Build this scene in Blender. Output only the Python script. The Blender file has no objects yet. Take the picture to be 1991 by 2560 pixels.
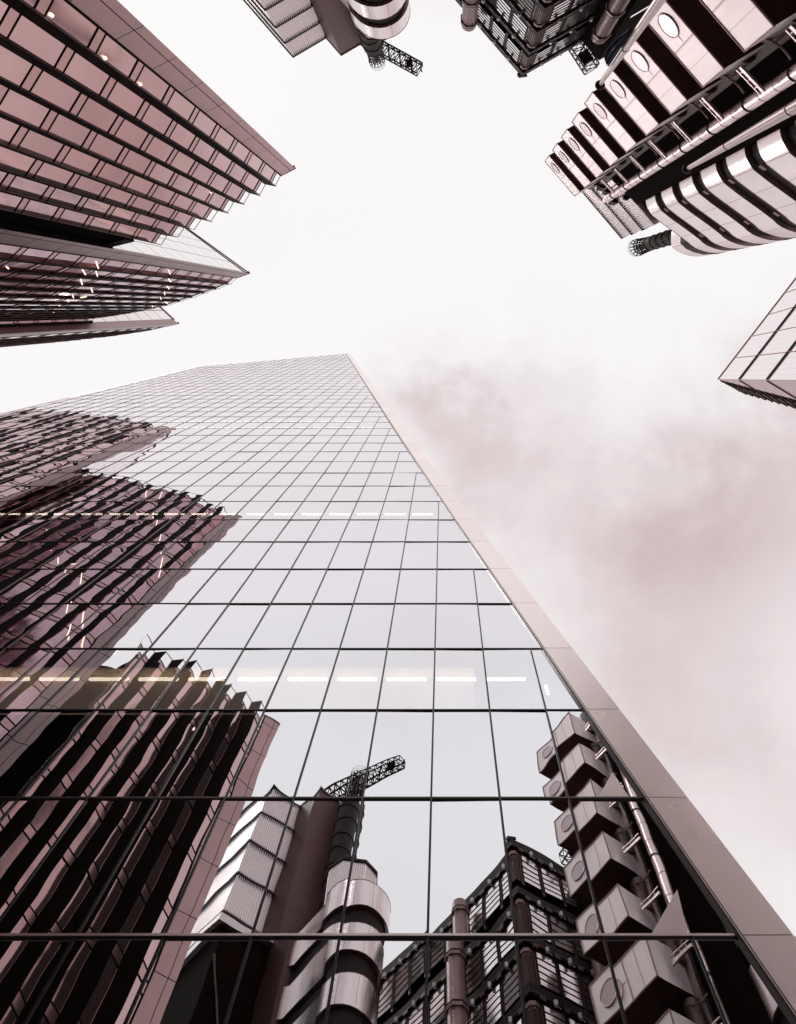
import bpy, bmesh, math, random
from mathutils import Vector
random.seed(7)
C = bpy.context.scene
COL = C.collection
R = math.radians

# ------------------------------------------------------------------ camera
EYE = 1.6
F, ZX, ZY = 1948.0, 1109.6, 770.0          # focal length and zenith point of the 1991 x 2560 photograph
cam = bpy.data.cameras.new('camera')
co = bpy.data.objects.new('camera', cam); COL.objects.link(co)
co.location = (0, 0, EYE); co.rotation_euler = (math.pi, 0, 0)       # looking straight up, lens shifted
cam.sensor_fit = 'HORIZONTAL'; cam.sensor_width = 36.0
cam.lens = 36.0 * F / 1991.0
cam.shift_x = -(ZX - 995.5) / 1991.0
cam.shift_y = -(1280.0 - ZY) / 1991.0
cam.clip_start = 0.05; cam.clip_end = 6000
C.camera = co

# ------------------------------------------------------------------ sky
SUN_EL, SUN_DIR = 58.0, Vector((-0.80, -0.60))
w = bpy.data.worlds.new('World'); C.world = w; w.use_nodes = True
nt = w.node_tree; N = nt.nodes; L = nt.links
for n in list(N): N.remove(n)
out = N.new('ShaderNodeOutputWorld'); bg = N.new('ShaderNodeBackground')
bg.inputs['Strength'].default_value = 0.1
sky = N.new('ShaderNodeTexSky'); sky.sky_type = 'NISHITA'; sky.sun_disc = False
sky.sun_elevation = R(SUN_EL); sky.sun_rotation = math.atan2(SUN_DIR.x, SUN_DIR.y)
tc = N.new('ShaderNodeTexCoord'); sep = N.new('ShaderNodeSeparateXYZ')
L.new(tc.outputs['Generated'], sep.inputs[0])
def wm(op, a, b=None, c=None, clamp=False):
    n = N.new('ShaderNodeMath'); n.operation = op; n.use_clamp = clamp
    for i, v in enumerate((a, b, c)):
        if v is None: continue
        if isinstance(v, (int, float)): n.inputs[i].default_value = v
        else: L.new(v, n.inputs[i])
    return n.outputs[0]
zc = wm('MAXIMUM', sep.outputs['Z'], 0.08)
px = wm('DIVIDE', sep.outputs['X'], zc); py = wm('DIVIDE', sep.outputs['Y'], zc)
comb = N.new('ShaderNodeCombineXYZ'); L.new(px, comb.inputs[0]); L.new(py, comb.inputs[1])
def noise(scale, detail, rough, off, dist=0.0):
    a = N.new('ShaderNodeVectorMath'); a.operation = 'ADD'; L.new(comb.outputs[0], a.inputs[0]); a.inputs[1].default_value = off
    n = N.new('ShaderNodeTexNoise'); n.inputs['Scale'].default_value = scale
    n.inputs['Detail'].default_value = detail; n.inputs['Roughness'].default_value = rough
    n.inputs['Distortion'].default_value = dist
    L.new(a.outputs[0], n.inputs['Vector']); return n.outputs['Fac']
n1 = noise(3.6, 7, 0.55, (3.1, 7.7, 0), 0.25)
n2 = noise(9.0, 6, 0.6, (9.3, 1.2, 0), 0.15)
warpx = wm('ADD', px, wm('MULTIPLY', wm('SUBTRACT', n1, 0.5), 0.34))
warpy = wm('ADD', py, wm('MULTIPLY', wm('SUBTRACT', n2, 0.5), 0.22))
def bank(cx, cy, rx, ry, amp, rot=0.0):        # one soft cloud bank in the sky
    dx = wm('SUBTRACT', warpx, cx); dy = wm('SUBTRACT', warpy, cy)
    c, s = math.cos(rot), math.sin(rot)
    a = wm('DIVIDE', wm('ADD', wm('MULTIPLY', dx, c), wm('MULTIPLY', dy, s)), rx)
    b = wm('DIVIDE', wm('SUBTRACT', wm('MULTIPLY', dy, c), wm('MULTIPLY', dx, s)), ry)
    d = wm('ADD', wm('MULTIPLY', a, a), wm('MULTIPLY', b, b))
    return wm('MULTIPLY', wm('EXPONENT', wm('MULTIPLY', d, -1.0)), amp)
def sp(x, y): return ((x - ZX) / F, (y - ZY) / F)
banks = [(1980, 1280, 320, 230, 0.72, 0.15), (1600, 1350, 360, 190, 0.58, 0.2), (1270, 1140, 260, 160, 0.66, 0.5),
         (1900, 1060, 260, 180, 0.62, -0.3), (1760, 1780, 430, 380, 0.66, 0.4), (1900, 2150, 260, 220, 0.30, 0.0), (1080, 1010, 150, 80, 0.5, 0.3), (1420, 960, 200, 110, 0.25, 0.1), (1500, 1560, 300, 120, 0.30, 0.3), 
         (1950, 2000, 150, 200, 0.15, 0.0), (700, 560, 300, 200, 0.05, 0.0), (1050, -150, 420, 160, 0.22, 0.2), (700, -700, 500, 220, 0.18, -0.2)]
tot = None
for b in banks:
    x, y = sp(b[0], b[1]); v = bank(x, y, b[2] / F, b[3] / F, b[4], b[5])
    tot = v if tot is None else wm('ADD', tot, v)
tot = wm('MULTIPLY', tot, wm('ADD', 0.15, wm('MULTIPLY', n1, 1.3)))
tot = wm('MULTIPLY', tot, wm('ADD', 0.58, wm('MULTIPLY', n2, 0.80)))
tot = wm('ADD', tot, wm('MULTIPLY', wm('SUBTRACT', n1, 0.5), 0.06), clamp=True)
mixc = N.new('ShaderNodeMix'); mixc.data_type = 'RGBA'
L.new(tot, mixc.inputs['Factor'])
mixc.inputs['A'].default_value = (9.85, 9.6, 9.62, 1); mixc.inputs['B'].default_value = (6.6, 5.35, 5.42, 1)
mix2 = N.new('ShaderNodeMix'); mix2.data_type = 'RGBA'; mix2.inputs['Factor'].default_value = 0.97
L.new(sky.outputs[0], mix2.inputs['A']); L.new(mixc.outputs['Result'], mix2.inputs['B'])
L.new(mix2.outputs['Result'], bg.inputs['Color']); L.new(bg.outputs[0], out.inputs[0])

sd = bpy.data.lights.new('sun', 'SUN'); sd.energy = 0.6; sd.angle = R(14); sd.color = (1, 0.95, 0.9)
so = bpy.data.objects.new('sun', sd); COL.objects.link(so)
v = SUN_DIR.normalized() * math.cos(R(SUN_EL))
so.rotation_euler = Vector((v.x, v.y, math.sin(R(SUN_EL)))).to_track_quat('Z', 'Y').to_euler()
so.location = (-40, -20, 250)
C.view_settings.view_transform = 'Standard'; C.view_settings.look = 'None'
C.view_settings.exposure = 0.0; C.view_settings.gamma = 1.0
C.render.engine = 'CYCLES'
C.cycles.max_bounces = 10; C.cycles.glossy_bounces = 7; C.cycles.transparent_max_bounces = 12
C.cycles.diffuse_bounces = 4

# ------------------------------------------------------------------ materials
def mat(name, col, rough=0.5, metal=0.0, spec=0.5, grid=None, line=(0.02, 0.012, 0.012), vary=0.0, vscale=0.6,
        bump=0.0, bscale=1.0, emit=None, ribs=None, streak=0.0):
    m = bpy.data.materials.new(name); m.use_nodes = True
    t = m.node_tree; B = t.nodes['Principled BSDF']
    def node(k): return t.nodes.new(k)
    def mth(op, a, b=None):
        n = node('ShaderNodeMath'); n.operation = op
        for i, x in enumerate((a, b)):
            if x is None: continue
            if isinstance(x, (int, float)): n.inputs[i].default_value = x
            else: t.links.new(x, n.inputs[i])
        return n.outputs[0]
    B.inputs['Base Color'].default_value = (*col, 1); B.inputs['Roughness'].default_value = rough
    B.inputs['Metallic'].default_value = metal; B.inputs['Specular IOR Level'].default_value = spec
    colsock = None
    geo = node('ShaderNodeNewGeometry')
    if vary or streak:
        n = node('ShaderNodeTexNoise'); n.inputs['Scale'].default_value = vscale; n.inputs['Detail'].default_value = 5
        mp = node('ShaderNodeMapping'); mp.inputs['Scale'].default_value = (1, 1, 0.25 if streak else 1)
        t.links.new(geo.outputs['Position'], mp.inputs[0]); t.links.new(mp.outputs[0], n.inputs['Vector'])
        a = max(vary, streak)
        mr = node('ShaderNodeMapRange'); mr.inputs['From Min'].default_value = 0.3; mr.inputs['From Max'].default_value = 0.7
        mr.inputs['To Min'].default_value = 1 - a; mr.inputs['To Max'].default_value = 1 + a * 0.6
        t.links.new(n.outputs['Fac'], mr.inputs['Value'])
        vm = node('ShaderNodeVectorMath'); vm.operation = 'SCALE'; vm.inputs[0].default_value = col
        oi = node('ShaderNodeObjectInfo'); orr = node('ShaderNodeMapRange'); orr.inputs['To Min'].default_value = 1 - a * 0.9; orr.inputs['To Max'].default_value = 1 + a * 0.5
        t.links.new(oi.outputs['Random'], orr.inputs['Value'])
        t.links.new(mth('MULTIPLY', mr.outputs[0], orr.outputs[0]), vm.inputs['Scale']); colsock = vm.outputs[0]
        rr = node('ShaderNodeMapRange'); rr.inputs['To Min'].default_value = max(rough - 0.08, 0.02); rr.inputs['To Max'].default_value = rough + 0.1
        t.links.new(n.outputs['Fac'], rr.inputs['Value']); t.links.new(rr.outputs[0], B.inputs['Roughness'])
    if grid:                                    # panel joints: widths in metres from the UV map
        uv = node('ShaderNodeUVMap'); s = node('ShaderNodeSeparateXYZ'); t.links.new(uv.outputs[0], s.inputs[0])
        facs = []
        for ax, (per, lw) in zip(('X', 'Y'), ((grid[0], grid[2]), (grid[1], grid[2]))):
            if not per: continue
            f = mth('FRACT', mth('DIVIDE', s.outputs[ax], per)); facs.append(mth('LESS_THAN', f, lw / per))
        f = facs[0] if len(facs) == 1 else mth('MAXIMUM', facs[0], facs[1])
        mx = node('ShaderNodeMix'); mx.data_type = 'RGBA'; t.links.new(f, mx.inputs['Factor'])
        if colsock: t.links.new(colsock, mx.inputs['A'])
        else: mx.inputs['A'].default_value = (*col, 1)
        mx.inputs['B'].default_value = (*line, 1); colsock = mx.outputs['Result']
    if colsock: t.links.new(colsock, B.inputs['Base Color'])
    if bump:
        n = node('ShaderNodeTexNoise'); n.inputs['Scale'].default_value = bscale; n.inputs['Detail'].default_value = 1.5
        t.links.new(geo.outputs['Position'], n.inputs['Vector'])
        bp = node('ShaderNodeBump'); bp.inputs['Strength'].default_value = 1; bp.inputs['Distance'].default_value = bump
        t.links.new(n.outputs['Fac'], bp.inputs['Height']); t.links.new(bp.outputs[0], B.inputs['Normal'])
    if emit:
        B.inputs['Emission Color'].default_value = (*emit[:3], 1); B.inputs['Emission Strength'].default_value = emit[3]
    return m

M = {}
M['fin'] = mat('dark_bronze_fin', (0.012, 0.005, 0.005), 0.7, 0.0, 0.08)
M['trim'] = mat('pink_metal_trim', (0.34, 0.19, 0.19), 0.4, 0.4)
M['fin_side'] = mat('dull_fin_edge', (0.07, 0.035, 0.035), 0.5, 0.2)
M['strip'] = mat('rose_metal_panels', (0.72, 0.43, 0.42), 0.42, 0.35, grid=(0, 3.95, 0.07), vary=0.12, vscale=0.4)
M['strip_pale'] = mat('pale_metal_panels', (0.60, 0.42, 0.415), 0.42, 0.3, grid=(0, 3.95, 0.09), vary=0.12, vscale=0.4)
M['rose_glass'] = mat('rose_tinted_glass', (0.60, 0.385, 0.38), 0.03, 0.93, bump=0.007, bscale=0.55, vary=0.10, vscale=0.25)
M['mauve_glass'] = mat('mauve_tinted_glass', (0.58, 0.375, 0.405), 0.03, 0.93, bump=0.02, bscale=0.5, vary=0.10, vscale=0.3)
M['band'] = mat('floor_band', (0.52, 0.31, 0.30), 0.2, 0.85)
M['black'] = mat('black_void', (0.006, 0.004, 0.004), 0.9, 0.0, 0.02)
M['sky_glass'] = mat('pale_screen_glass', (0.86, 0.80, 0.80), 0.08, 0.9, grid=(2.1, 4.0, 0.2), line=(0.16, 0.06, 0.06))
M['dark'] = mat('dark_brown_metal', (0.014, 0.0055, 0.005), 0.85, 0.0, 0.03, vary=0.3, vscale=1.2)
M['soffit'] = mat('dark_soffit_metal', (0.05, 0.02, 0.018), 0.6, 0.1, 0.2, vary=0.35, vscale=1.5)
M['steel'] = mat('stainless_panels', (0.78, 0.67, 0.67), 0.24, 0.92, streak=0.10, vscale=1.3, grid=(1.35, 0, 0.03), line=(0.28, 0.14, 0.14), bump=0.012, bscale=0.9)
M['pod'] = mat('brushed_steel_pod', (0.82, 0.71, 0.705), 0.45, 0.6, streak=0.10, vscale=1.8, bump=0.006, bscale=1.5)
M['seam'] = mat('seam_line', (0.30, 0.16, 0.15), 0.5, 0.4)
M['porthole'] = mat('porthole_glass', (0.46, 0.375, 0.385), 0.3, 0.7)
M['rim'] = mat('porthole_rim', (0.42, 0.24, 0.23), 0.35, 0.8)
M['louvre'] = mat('ribbed_white_metal', (0.93, 0.81, 0.81), 0.35, 0.8, vary=0.06)
M['smooth'] = mat('smooth_white_metal', (0.68, 0.595, 0.59), 0.4, 0.8, vary=0.05)
M['concrete'] = mat('brown_metal_panels', (0.115, 0.042, 0.04), 0.5, 0.25, grid=(0, 5.2, 0.05), vary=0.25, vscale=0.5)
M['concrete2'] = mat('brown_shaft_panels', (0.085, 0.045, 0.043), 0.45, 0.3, vary=0.3, vscale=0.6)
M['pipe'] = mat('brown_metal_cylinder', (0.29, 0.165, 0.155), 0.45, 0.35, vary=0.15, vscale=1.2)
M['duct'] = mat('bright_duct_metal', (0.78, 0.62, 0.61), 0.32, 0.9, streak=0.22, vscale=3.0)
M['pole'] = mat('painted_pole', (0.70, 0.56, 0.55), 0.35, 0.35, vary=0.1, vscale=4)
M['pane'] = mat('frosted_pane', (0.93, 0.85, 0.86), 0.13, 0.92, vary=0.08, vscale=0.8)
M['pane_dark'] = mat('dim_pane', (0.20, 0.14, 0.14), 0.2, 0.6, vary=0.3, vscale=0.8)
M['frame'] = mat('dark_window_frame', (0.020, 0.0055, 0.005), 0.6, 0.0, 0.2)
M['bronze'] = mat('bronze_column', (0.09, 0.036, 0.033), 0.45, 0.4, vary=0.2, vscale=2)
M['capital'] = mat('column_capital', (0.28, 0.16, 0.15), 0.5, 0.3)
M['lamp_white'] = mat('white_lamp_housing', (0.82, 0.78, 0.76), 0.4, 0.0)
M['lamp'] = mat('lit_ceiling_strip', (1, 0.95, 0.88), 0.5, emit=(1.0, 0.86, 0.68, 14.0))
M['lamp_dim'] = mat('lit_ceiling_strip_far', (1, 0.95, 0.9), 0.5, emit=(1.0, 0.93, 0.84, 7.0))
M['glow'] = mat('lit_office_lamp', (1, 0.9, 0.8), 0.5, emit=(1.0, 0.84, 0.66, 1.6))
M['ceiling'] = mat('glowing_ceiling', (0.55, 0.42, 0.25), 0.6, emit=(0.95, 0.72, 0.6, 0.9))  # emission stands in for the strip lights' glow on the ceiling
M['metal_edge'] = mat('satin_edge_panels', (0.95, 0.84, 0.825), 0.3, 0.95, vary=0.05, vscale=0.3)
M['mullion'] = mat('black_mullion', (0.018, 0.010, 0.012), 0.35, 0.3)
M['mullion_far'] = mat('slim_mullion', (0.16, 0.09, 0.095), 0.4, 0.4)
M['transom'] = mat('grey_transom', (0.10, 0.075, 0.075), 0.4, 0.5)
M['flag'] = mat('navy_flag', (0.012, 0.014, 0.05), 0.8)
M['crest'] = mat('flag_crest', (0.45, 0.16, 0.08), 0.8)
M['wedge'] = mat('pale_tower_glass', (0.84, 0.77, 0.77), 0.10, 0.85, grid=(1.5, 4.2, 0.08), line=(0.60, 0.42, 0.42))
M['wedge_side'] = mat('ribbed_tower_side', (0.60, 0.44, 0.44), 0.35, 0.6, grid=(0, 1.4, 0.35), line=(0.40, 0.27, 0.27))
M['paving'] = mat('stone_paving', (0.23, 0.21, 0.20), 0.8, grid=(0.9, 0.6, 0.012), line=(0.08, 0.075, 0.07), vary=0.2)
M['asphalt'] = mat('asphalt', (0.05, 0.05, 0.05), 0.9, vary=0.2, vscale=3)
M['kerb'] = mat('granite_kerb', (0.33, 0.31, 0.30), 0.8, vary=0.15, vscale=5)

def glass_front():                             # reflective coated glass: mostly mirror, a little see-through
    m = bpy.data.materials.new('mirror_glass'); m.use_nodes = True; t = m.node_tree
    for n in list(t.nodes): t.nodes.remove(n)
    o = t.nodes.new('ShaderNodeOutputMaterial'); g = t.nodes.new('ShaderNodeBsdfGlossy'); tr = t.nodes.new('ShaderNodeBsdfTransparent')
    g.inputs['Color'].default_value = (0.84, 0.838, 0.878, 1); g.inputs['Roughness'].default_value = 0.0
    tr.inputs['Color'].default_value = (0.9, 0.88, 0.86, 1)
    lw = t.nodes.new('ShaderNodeLayerWeight'); cr = t.nodes.new('ShaderNodeValToRGB'); el = cr.color_ramp.elements     # coating tint shifts with the viewing angle
    el[0].position = 0.30; el[0].color = (0.825, 0.85, 0.868, 1); el[1].position = 0.95; el[1].color = (0.985, 0.945, 0.95, 1)
    for p_, c_ in ((0.55, (0.83, 0.845, 0.88, 1)), (0.76, (0.86, 0.825, 0.865, 1))):
        e_ = el.new(p_); e_.color = c_
    t.links.new(lw.outputs['Facing'], cr.inputs[0]); t.links.new(cr.outputs[0], g.inputs['Color'])
    mx = t.nodes.new('ShaderNodeMixShader'); mx.inputs[0].default_value = 0.94
    t.links.new(tr.outputs[0], mx.inputs[1]); t.links.new(g.outputs[0], mx.inputs[2]); t.links.new(mx.outputs[0], o.inputs[0])
    ge = t.nodes.new('ShaderNodeNewGeometry')
    n = t.nodes.new('ShaderNodeTexNoise'); n.inputs['Scale'].default_value = 0.55; n.inputs['Detail'].default_value = 0.8
    t.links.new(ge.outputs['Position'], n.inputs['Vector'])
    bp = t.nodes.new('ShaderNodeBump'); bp.inputs['Strength'].default_value = 1; bp.inputs['Distance'].default_value = 0.0048
    t.links.new(n.outputs['Fac'], bp.inputs['Height'])
    # the panes are not set perfectly parallel: each column leans a little more away from the corner
    sx = t.nodes.new('ShaderNodeSeparateXYZ'); t.links.new(ge.outputs['Position'], sx.inputs[0])
    mr = t.nodes.new('ShaderNodeMapRange'); mr.inputs['From Min'].default_value = -5.5; mr.inputs['From Max'].default_value = 4.0
    mr.inputs['To Min'].default_value = 0.034; mr.inputs['To Max'].default_value = 0.0055; t.links.new(sx.outputs['X'], mr.inputs['Value'])
    cb = t.nodes.new('ShaderNodeCombineXYZ'); t.links.new(mr.outputs[0], cb.inputs[0])
    ad = t.nodes.new('ShaderNodeVectorMath'); ad.operation = 'ADD'; t.links.new(bp.outputs[0], ad.inputs[0]); t.links.new(cb.outputs[0], ad.inputs[1])
    nz = t.nodes.new('ShaderNodeVectorMath'); nz.operation = 'NORMALIZE'; t.links.new(ad.outputs[0], nz.inputs[0])
    t.links.new(nz.outputs[0], g.inputs['Normal'])
    return m
M['mirror'] = glass_front()

# ------------------------------------------------------------------ mesh helpers (heights are above the eye)
def W(x, y, h):                                # direction seen in the photograph + true height -> plan position
    return Vector(((x - ZX) * h / F, (y - ZY) * h / F))
class MB:
    def __init__(s): s.v, s.f, s.uv = [], [], []
    def face(s, pts, uv=None):
        i = len(s.v); s.v += [tuple(p) for p in pts]; s.f.append(tuple(range(i, i + len(pts))))
        s.uv.append(uv or [(0.5, 0.5)] * len(pts))
    def wall(s, a, b, h0, h1, u0=0.0):         # vertical quad from plan point a to b
        d = (Vector(b) - Vector(a)).length
        s.face([(a[0], a[1], h0), (b[0], b[1], h0), (b[0], b[1], h1), (a[0], a[1], h1)], [(u0, h0), (u0 + d, h0), (u0 + d, h1), (u0, h1)])
    def prism(s, poly, h0, h1, cap=True):
        u = 0
        for i in range(len(poly)):
            a, b = poly[i], poly[(i + 1) % len(poly)]
            s.wall(a, b, h0, h1, u); u += (Vector(b) - Vector(a)).length
        if cap:
            s.face([(p[0], p[1], h0) for p in poly]); s.face([(p[0], p[1], h1) for p in poly])
    def bar(s, a, b, h0, h1, t, off=0.0):      # plank of thickness t along a-b, shifted sideways by off
        a, b = Vector(a), Vector(b); d = (b - a).normalized(); n = Vector((-d.y, d.x))
        s.prism([a + n * (off - t / 2), b + n * (off - t / 2), b + n * (off + t / 2), a + n * (off + t / 2)], h0, h1)
    def tube(s, p, q, r, n=8, r2=None, cap=True):
        p, q = Vector(p), Vector(q); d = (q - p).normalized()
        x = d.orthogonal().normalized(); y = d.cross(x); r2 = r if r2 is None else r2
        A = [p + (x * math.cos(a) + y * math.sin(a)) * r for a in (2 * math.pi * k / n for k in range(n))]
        B = [q + (x * math.cos(a) + y * math.sin(a)) * r2 for a in (2 * math.pi * k / n for k in range(n))]
        for k in range(n):
            s.face([A[k], A[(k + 1) % n], B[(k + 1) % n], B[k]])
        if cap: s.face(A); s.face(B)
    def ring(s, c, h, R_, r, n=24):
        for k in range(n):
            a, b = 2 * math.pi * k / n, 2 * math.pi * (k + 1) / n
            s.tube((c[0] + R_ * math.cos(a), c[1] + R_ * math.sin(a), h), (c[0] + R_ * math.cos(b), c[1] + R_ * math.sin(b), h), r, 5, cap=False)
    def build(s, name, m, parent=None, smooth=False, lift=True):
        me = bpy.data.meshes.new(name)
        dz = EYE if lift else 0
        me.from_pydata([(x, y, z + dz) for x, y, z in s.v], [], s.f)
        uvl = me.uv_layers.new(name='UVMap'); k = 0
        for fu in s.uv:
            for c in fu: uvl.data[k].uv = c; k += 1
        me.materials.append(m)
        bm = bmesh.new(); bm.from_mesh(me)
        bmesh.ops.remove_doubles(bm, verts=bm.verts, dist=0.0005)
        bmesh.ops.recalc_face_normals(bm, faces=bm.faces)
        bm.to_mesh(me); bm.free()
        if smooth:
            for p in me.polygons: p.use_smooth = True
            try: me.set_sharp_from_angle(angle=R(35))
            except Exception: pass
        o = bpy.data.objects.new(name, me); COL.objects.link(o)
        if parent is not None:
            o.parent = parent; o.matrix_parent_inverse = INV(parent)
        return o
def INV(p):
    from mathutils import Matrix
    return Matrix.Identity(4) if p.parent is not None else Matrix.Translation(-Vector(p.location))
def thing(name, label, cat, loc=(0, 0, 0), group=None):
    o = bpy.data.objects.new(name, None); COL.objects.link(o); o.location = loc
    o['label'] = label; o['category'] = cat
    if group: o['group'] = group
    return o
def copy_part(o, parent, dz=0.0, dxy=(0, 0)):
    c = o.copy(); COL.objects.link(c); c.parent = parent
    c.matrix_parent_inverse = o.matrix_parent_inverse.copy()
    c.location = (o.location[0] + dxy[0], o.location[1] + dxy[1], o.location[2] + dz)
    return c
def size_px(poly):                             # how large a polygon shows in the photograph, 0 if out of frame
    P = [(ZX + F * x / h, ZY + F * y / h) for x, y, h in poly if h > 1]
    if len(P) < 3: return 0
    cx = sum(p[0] for p in P) / len(P); cy = sum(p[1] for p in P) / len(P)
    if not (-60 < cx < 2050 and -60 < cy < 2620): return 0
    return abs(sum(P[i][0] * P[(i + 1) % len(P)][1] - P[(i + 1) % len(P)][0] * P[i][1] for i in range(len(P)))) / 2

# ------------------------------------------------------------------ the ground
def sheet(name, x0, y0, x1, y1, z, m):
    b = MB(); b.face([(x0, y0, z), (x1, y0, z), (x1, y1, z), (x0, y1, z)], [(x0, y0), (x1, y0), (x1, y1), (x0, y1)])
    o = b.build(name, m, lift=False); o['kind'] = 'structure'; return o
sheet('ground', -2500, -2500, 2500, 2500, 0.0, M['paving'])
sheet('road', -300, -7.6, 300, -1.4, 0.004, M['asphalt'])
for nm, y0 in (('kerb', -1.4), ('kerb', -7.8)):
    b = MB(); b.prism([(-300, y0), (300, y0), (300, y0 + 0.2), (-300, y0 + 0.2)], 0.0, 0.12); o = b.build(nm, M['kerb'], lift=False); o['kind'] = 'structure'

# ================================================================== glass tower with the mirror facade
D = 11.524
tower = thing('glass_tower', 'tall mirror-glass tower with a slanting satin metal edge, reflecting its neighbours', 'skyscraper', (0, D + 8, 0))
ROW0, ROWH, COL0, COLW = 14.28, 4.02, -0.292, 1.613
seam = [(-16, 10.55), (12.5, 5.67), (14.26, 5.369), (25.5, 3.448), (42.4, 0.54), (67.3, -3.6), (120, -12.2), (196.8, -24.67)]   # (height, x)
def seamx(h):
    for (h0, x0), (h1, x1) in zip(seam, seam[1:]):
        if h <= h1: return x0 + (x1 - x0) * (h - h0) / (h1 - h0)
    return seam[-1][1]
LX = -48.0; TOPL, TOPR = 153.8, 196.8
def toph(x): return TOPL + (TOPR - TOPL) * (x - LX) / (-24.67 - LX)
def slope(x): return min(0.034, max(0.006, 0.0175 - 0.003 * x)) if x > -14 else min(0.05, 0.034 + (-14 - x) * 0.0016)
def clip(poly, fn):                            # keep the part of a convex polygon with fn >= 0
    o = []
    for i in range(len(poly)):
        a, b = poly[i], poly[(i + 1) % len(poly)]; fa, fb = fn(a), fn(b)
        if fa >= 0: o.append(a)
        if (fa >= 0) != (fb >= 0):
            t = fa / (fa - fb); o.append((a[0] + (b[0] - a[0]) * t, a[1] + (b[1] - a[1]) * t))
    return o
ncol0 = int((LX - COL0) / COLW) - 1
# a mullion stops at the first floor line under the slanting edge
def mtop(i):
    x = COL0 + COLW * i
    k = 60
    while k > -5 and (seamx(ROW0 + ROWH * k) - x < 0.12): k -= 1
    h = ROW0 + ROWH * k
    if i == 3: h = ROW0
    return min(h, toph(x)) if x < -24.67 else h
panes = []
for k in range(-4, 46):
    h0, h1 = ROW0 + ROWH * k, ROW0 + ROWH * (k + 1)
    xs = [LX] + [COL0 + COLW * i for i in range(ncol0, 8) if COL0 + COLW * i > LX + 0.2 and mtop(i) >= h1 - 0.1]
    for j, x0 in enumerate(xs):
        x1 = xs[j + 1] if j + 1 < len(xs) else 20
        q = [(x0, h0), (x1, h0), (x1, h1), (x0, h1)]
        q = clip(q, lambda p: seamx(p[1]) - 0.02 - p[0])
        q = clip(q, lambda p: toph(p[0]) - p[1])
        if len(q) < 3: continue
        xc = (min(p[0] for p in q) + max(p[0] for p in q)) / 2; hc = (h0 + h1) / 2
        ax, az = random.gauss(0, 0.0034), random.gauss(0, 0.0022)
        s = ax
        wv = []
        for x, h in q:
            wv.append((x, D + 0.006 + s * (x - xc) + az * (h - hc), h))
        panes.append((size_px([(x, D, h) for x, h in q]), wv))
panes.sort(key=lambda p: -p[0])
for a, q in panes[:100]:
    b = MB(); b.face(q); b.build('glass_pane', M['mirror'], tower)
b = MB()
for a, q in panes[100:]: b.face(q)
o = b.build('glass_panes', M['mirror'], tower); o['kind'] = 'stuff'
for i in range(ncol0, 8):
    x = COL0 + COLW * i
    if x < LX + 0.2: continue
    ht = mtop(i)
    if ht < 0: continue
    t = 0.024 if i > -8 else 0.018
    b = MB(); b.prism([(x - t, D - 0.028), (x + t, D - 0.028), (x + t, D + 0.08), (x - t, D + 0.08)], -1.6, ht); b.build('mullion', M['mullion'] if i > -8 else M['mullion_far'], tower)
for k in range(-3, 46):
    h = ROW0 + ROWH * k
    xe = seamx(h) - 0.03
    if h > TOPL: xs_ = LX + (h - TOPL) / (TOPR - TOPL) * (-24.67 - LX)
    else: xs_ = LX
    if xe < xs_ + 0.5: continue
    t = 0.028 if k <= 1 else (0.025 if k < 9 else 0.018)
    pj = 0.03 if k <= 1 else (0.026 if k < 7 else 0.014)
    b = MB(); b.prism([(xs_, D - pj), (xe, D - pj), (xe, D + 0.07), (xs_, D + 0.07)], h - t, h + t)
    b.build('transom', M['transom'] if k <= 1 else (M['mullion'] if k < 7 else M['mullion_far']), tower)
    if k <= 0:
        b = MB(); b.prism([(xs_, D - 0.042), (xe, D - 0.042), (xe, D - 0.032), (xs_, D - 0.032)], h - 0.026, h + 0.026)
        b.build('transom_cap', M['metal_edge'], tower)
# bright metal edge along the slant, panel by panel, with two thin channels next to the glass
hs = [-1.6] + [ROW0 + ROWH * k for k in range(-3, 46) if ROW0 + ROWH * k < TOPR] + [TOPR]
for h0, h1 in zip(hs, hs[1:]):
    g = 0.012
    a0, a1 = seamx(h0 + g), seamx(h1 - g)
    wd0 = 1.05 if h0 > 13 else 2.6; wd1 = 1.05
    b = MB(); o_ = 0.11
    pf = [(a0 + o_, D - 0.03, h0 + g), (a0 + wd0, D - 0.03, h0 + g), (a1 + wd1 if h1 > 13 else a1 + 2.6, D - 0.03, h1 - g), (a1 + o_, D - 0.03, h1 - g)]
    bk = [(p[0], D + 0.25, p[2]) for p in pf]
    b.face(pf); b.face(bk)
    for i in range(4): b.face([pf[i], pf[(i + 1) % 4], bk[(i + 1) % 4], bk[i]])
    b.build('edge_panel', M['metal_edge'], tower)
for nm, x0, x1, yy, mm in (('edge_channel', -0.02, 0.035, -0.075, 'mullion'), ('edge_channel', 0.035, 0.055, -0.09, 'metal_edge'), ('edge_channel', 0.055, 0.108, -0.05, 'mullion')):
    b = MB()
    for (h0, s0), (h1, s1) in zip(seam, seam[1:]):
        h0 = max(h0, -1.6)
        if h0 >= h1: continue
        s0 = seamx(h0)
        f_ = [(s0 + x0, D + yy, h0), (s0 + x1, D + yy, h0), (s1 + x1, D + yy, h1), (s1 + x0, D + yy, h1)]
        k_ = [(p[0], D + 0.1, p[2]) for p in f_]
        b.face(f_); b.face(k_)
        for i in range(4): b.face([f_[i], f_[(i + 1) % 4], k_[(i + 1) % 4], k_[i]])
    b.build(nm, M[mm], tower)
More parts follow.
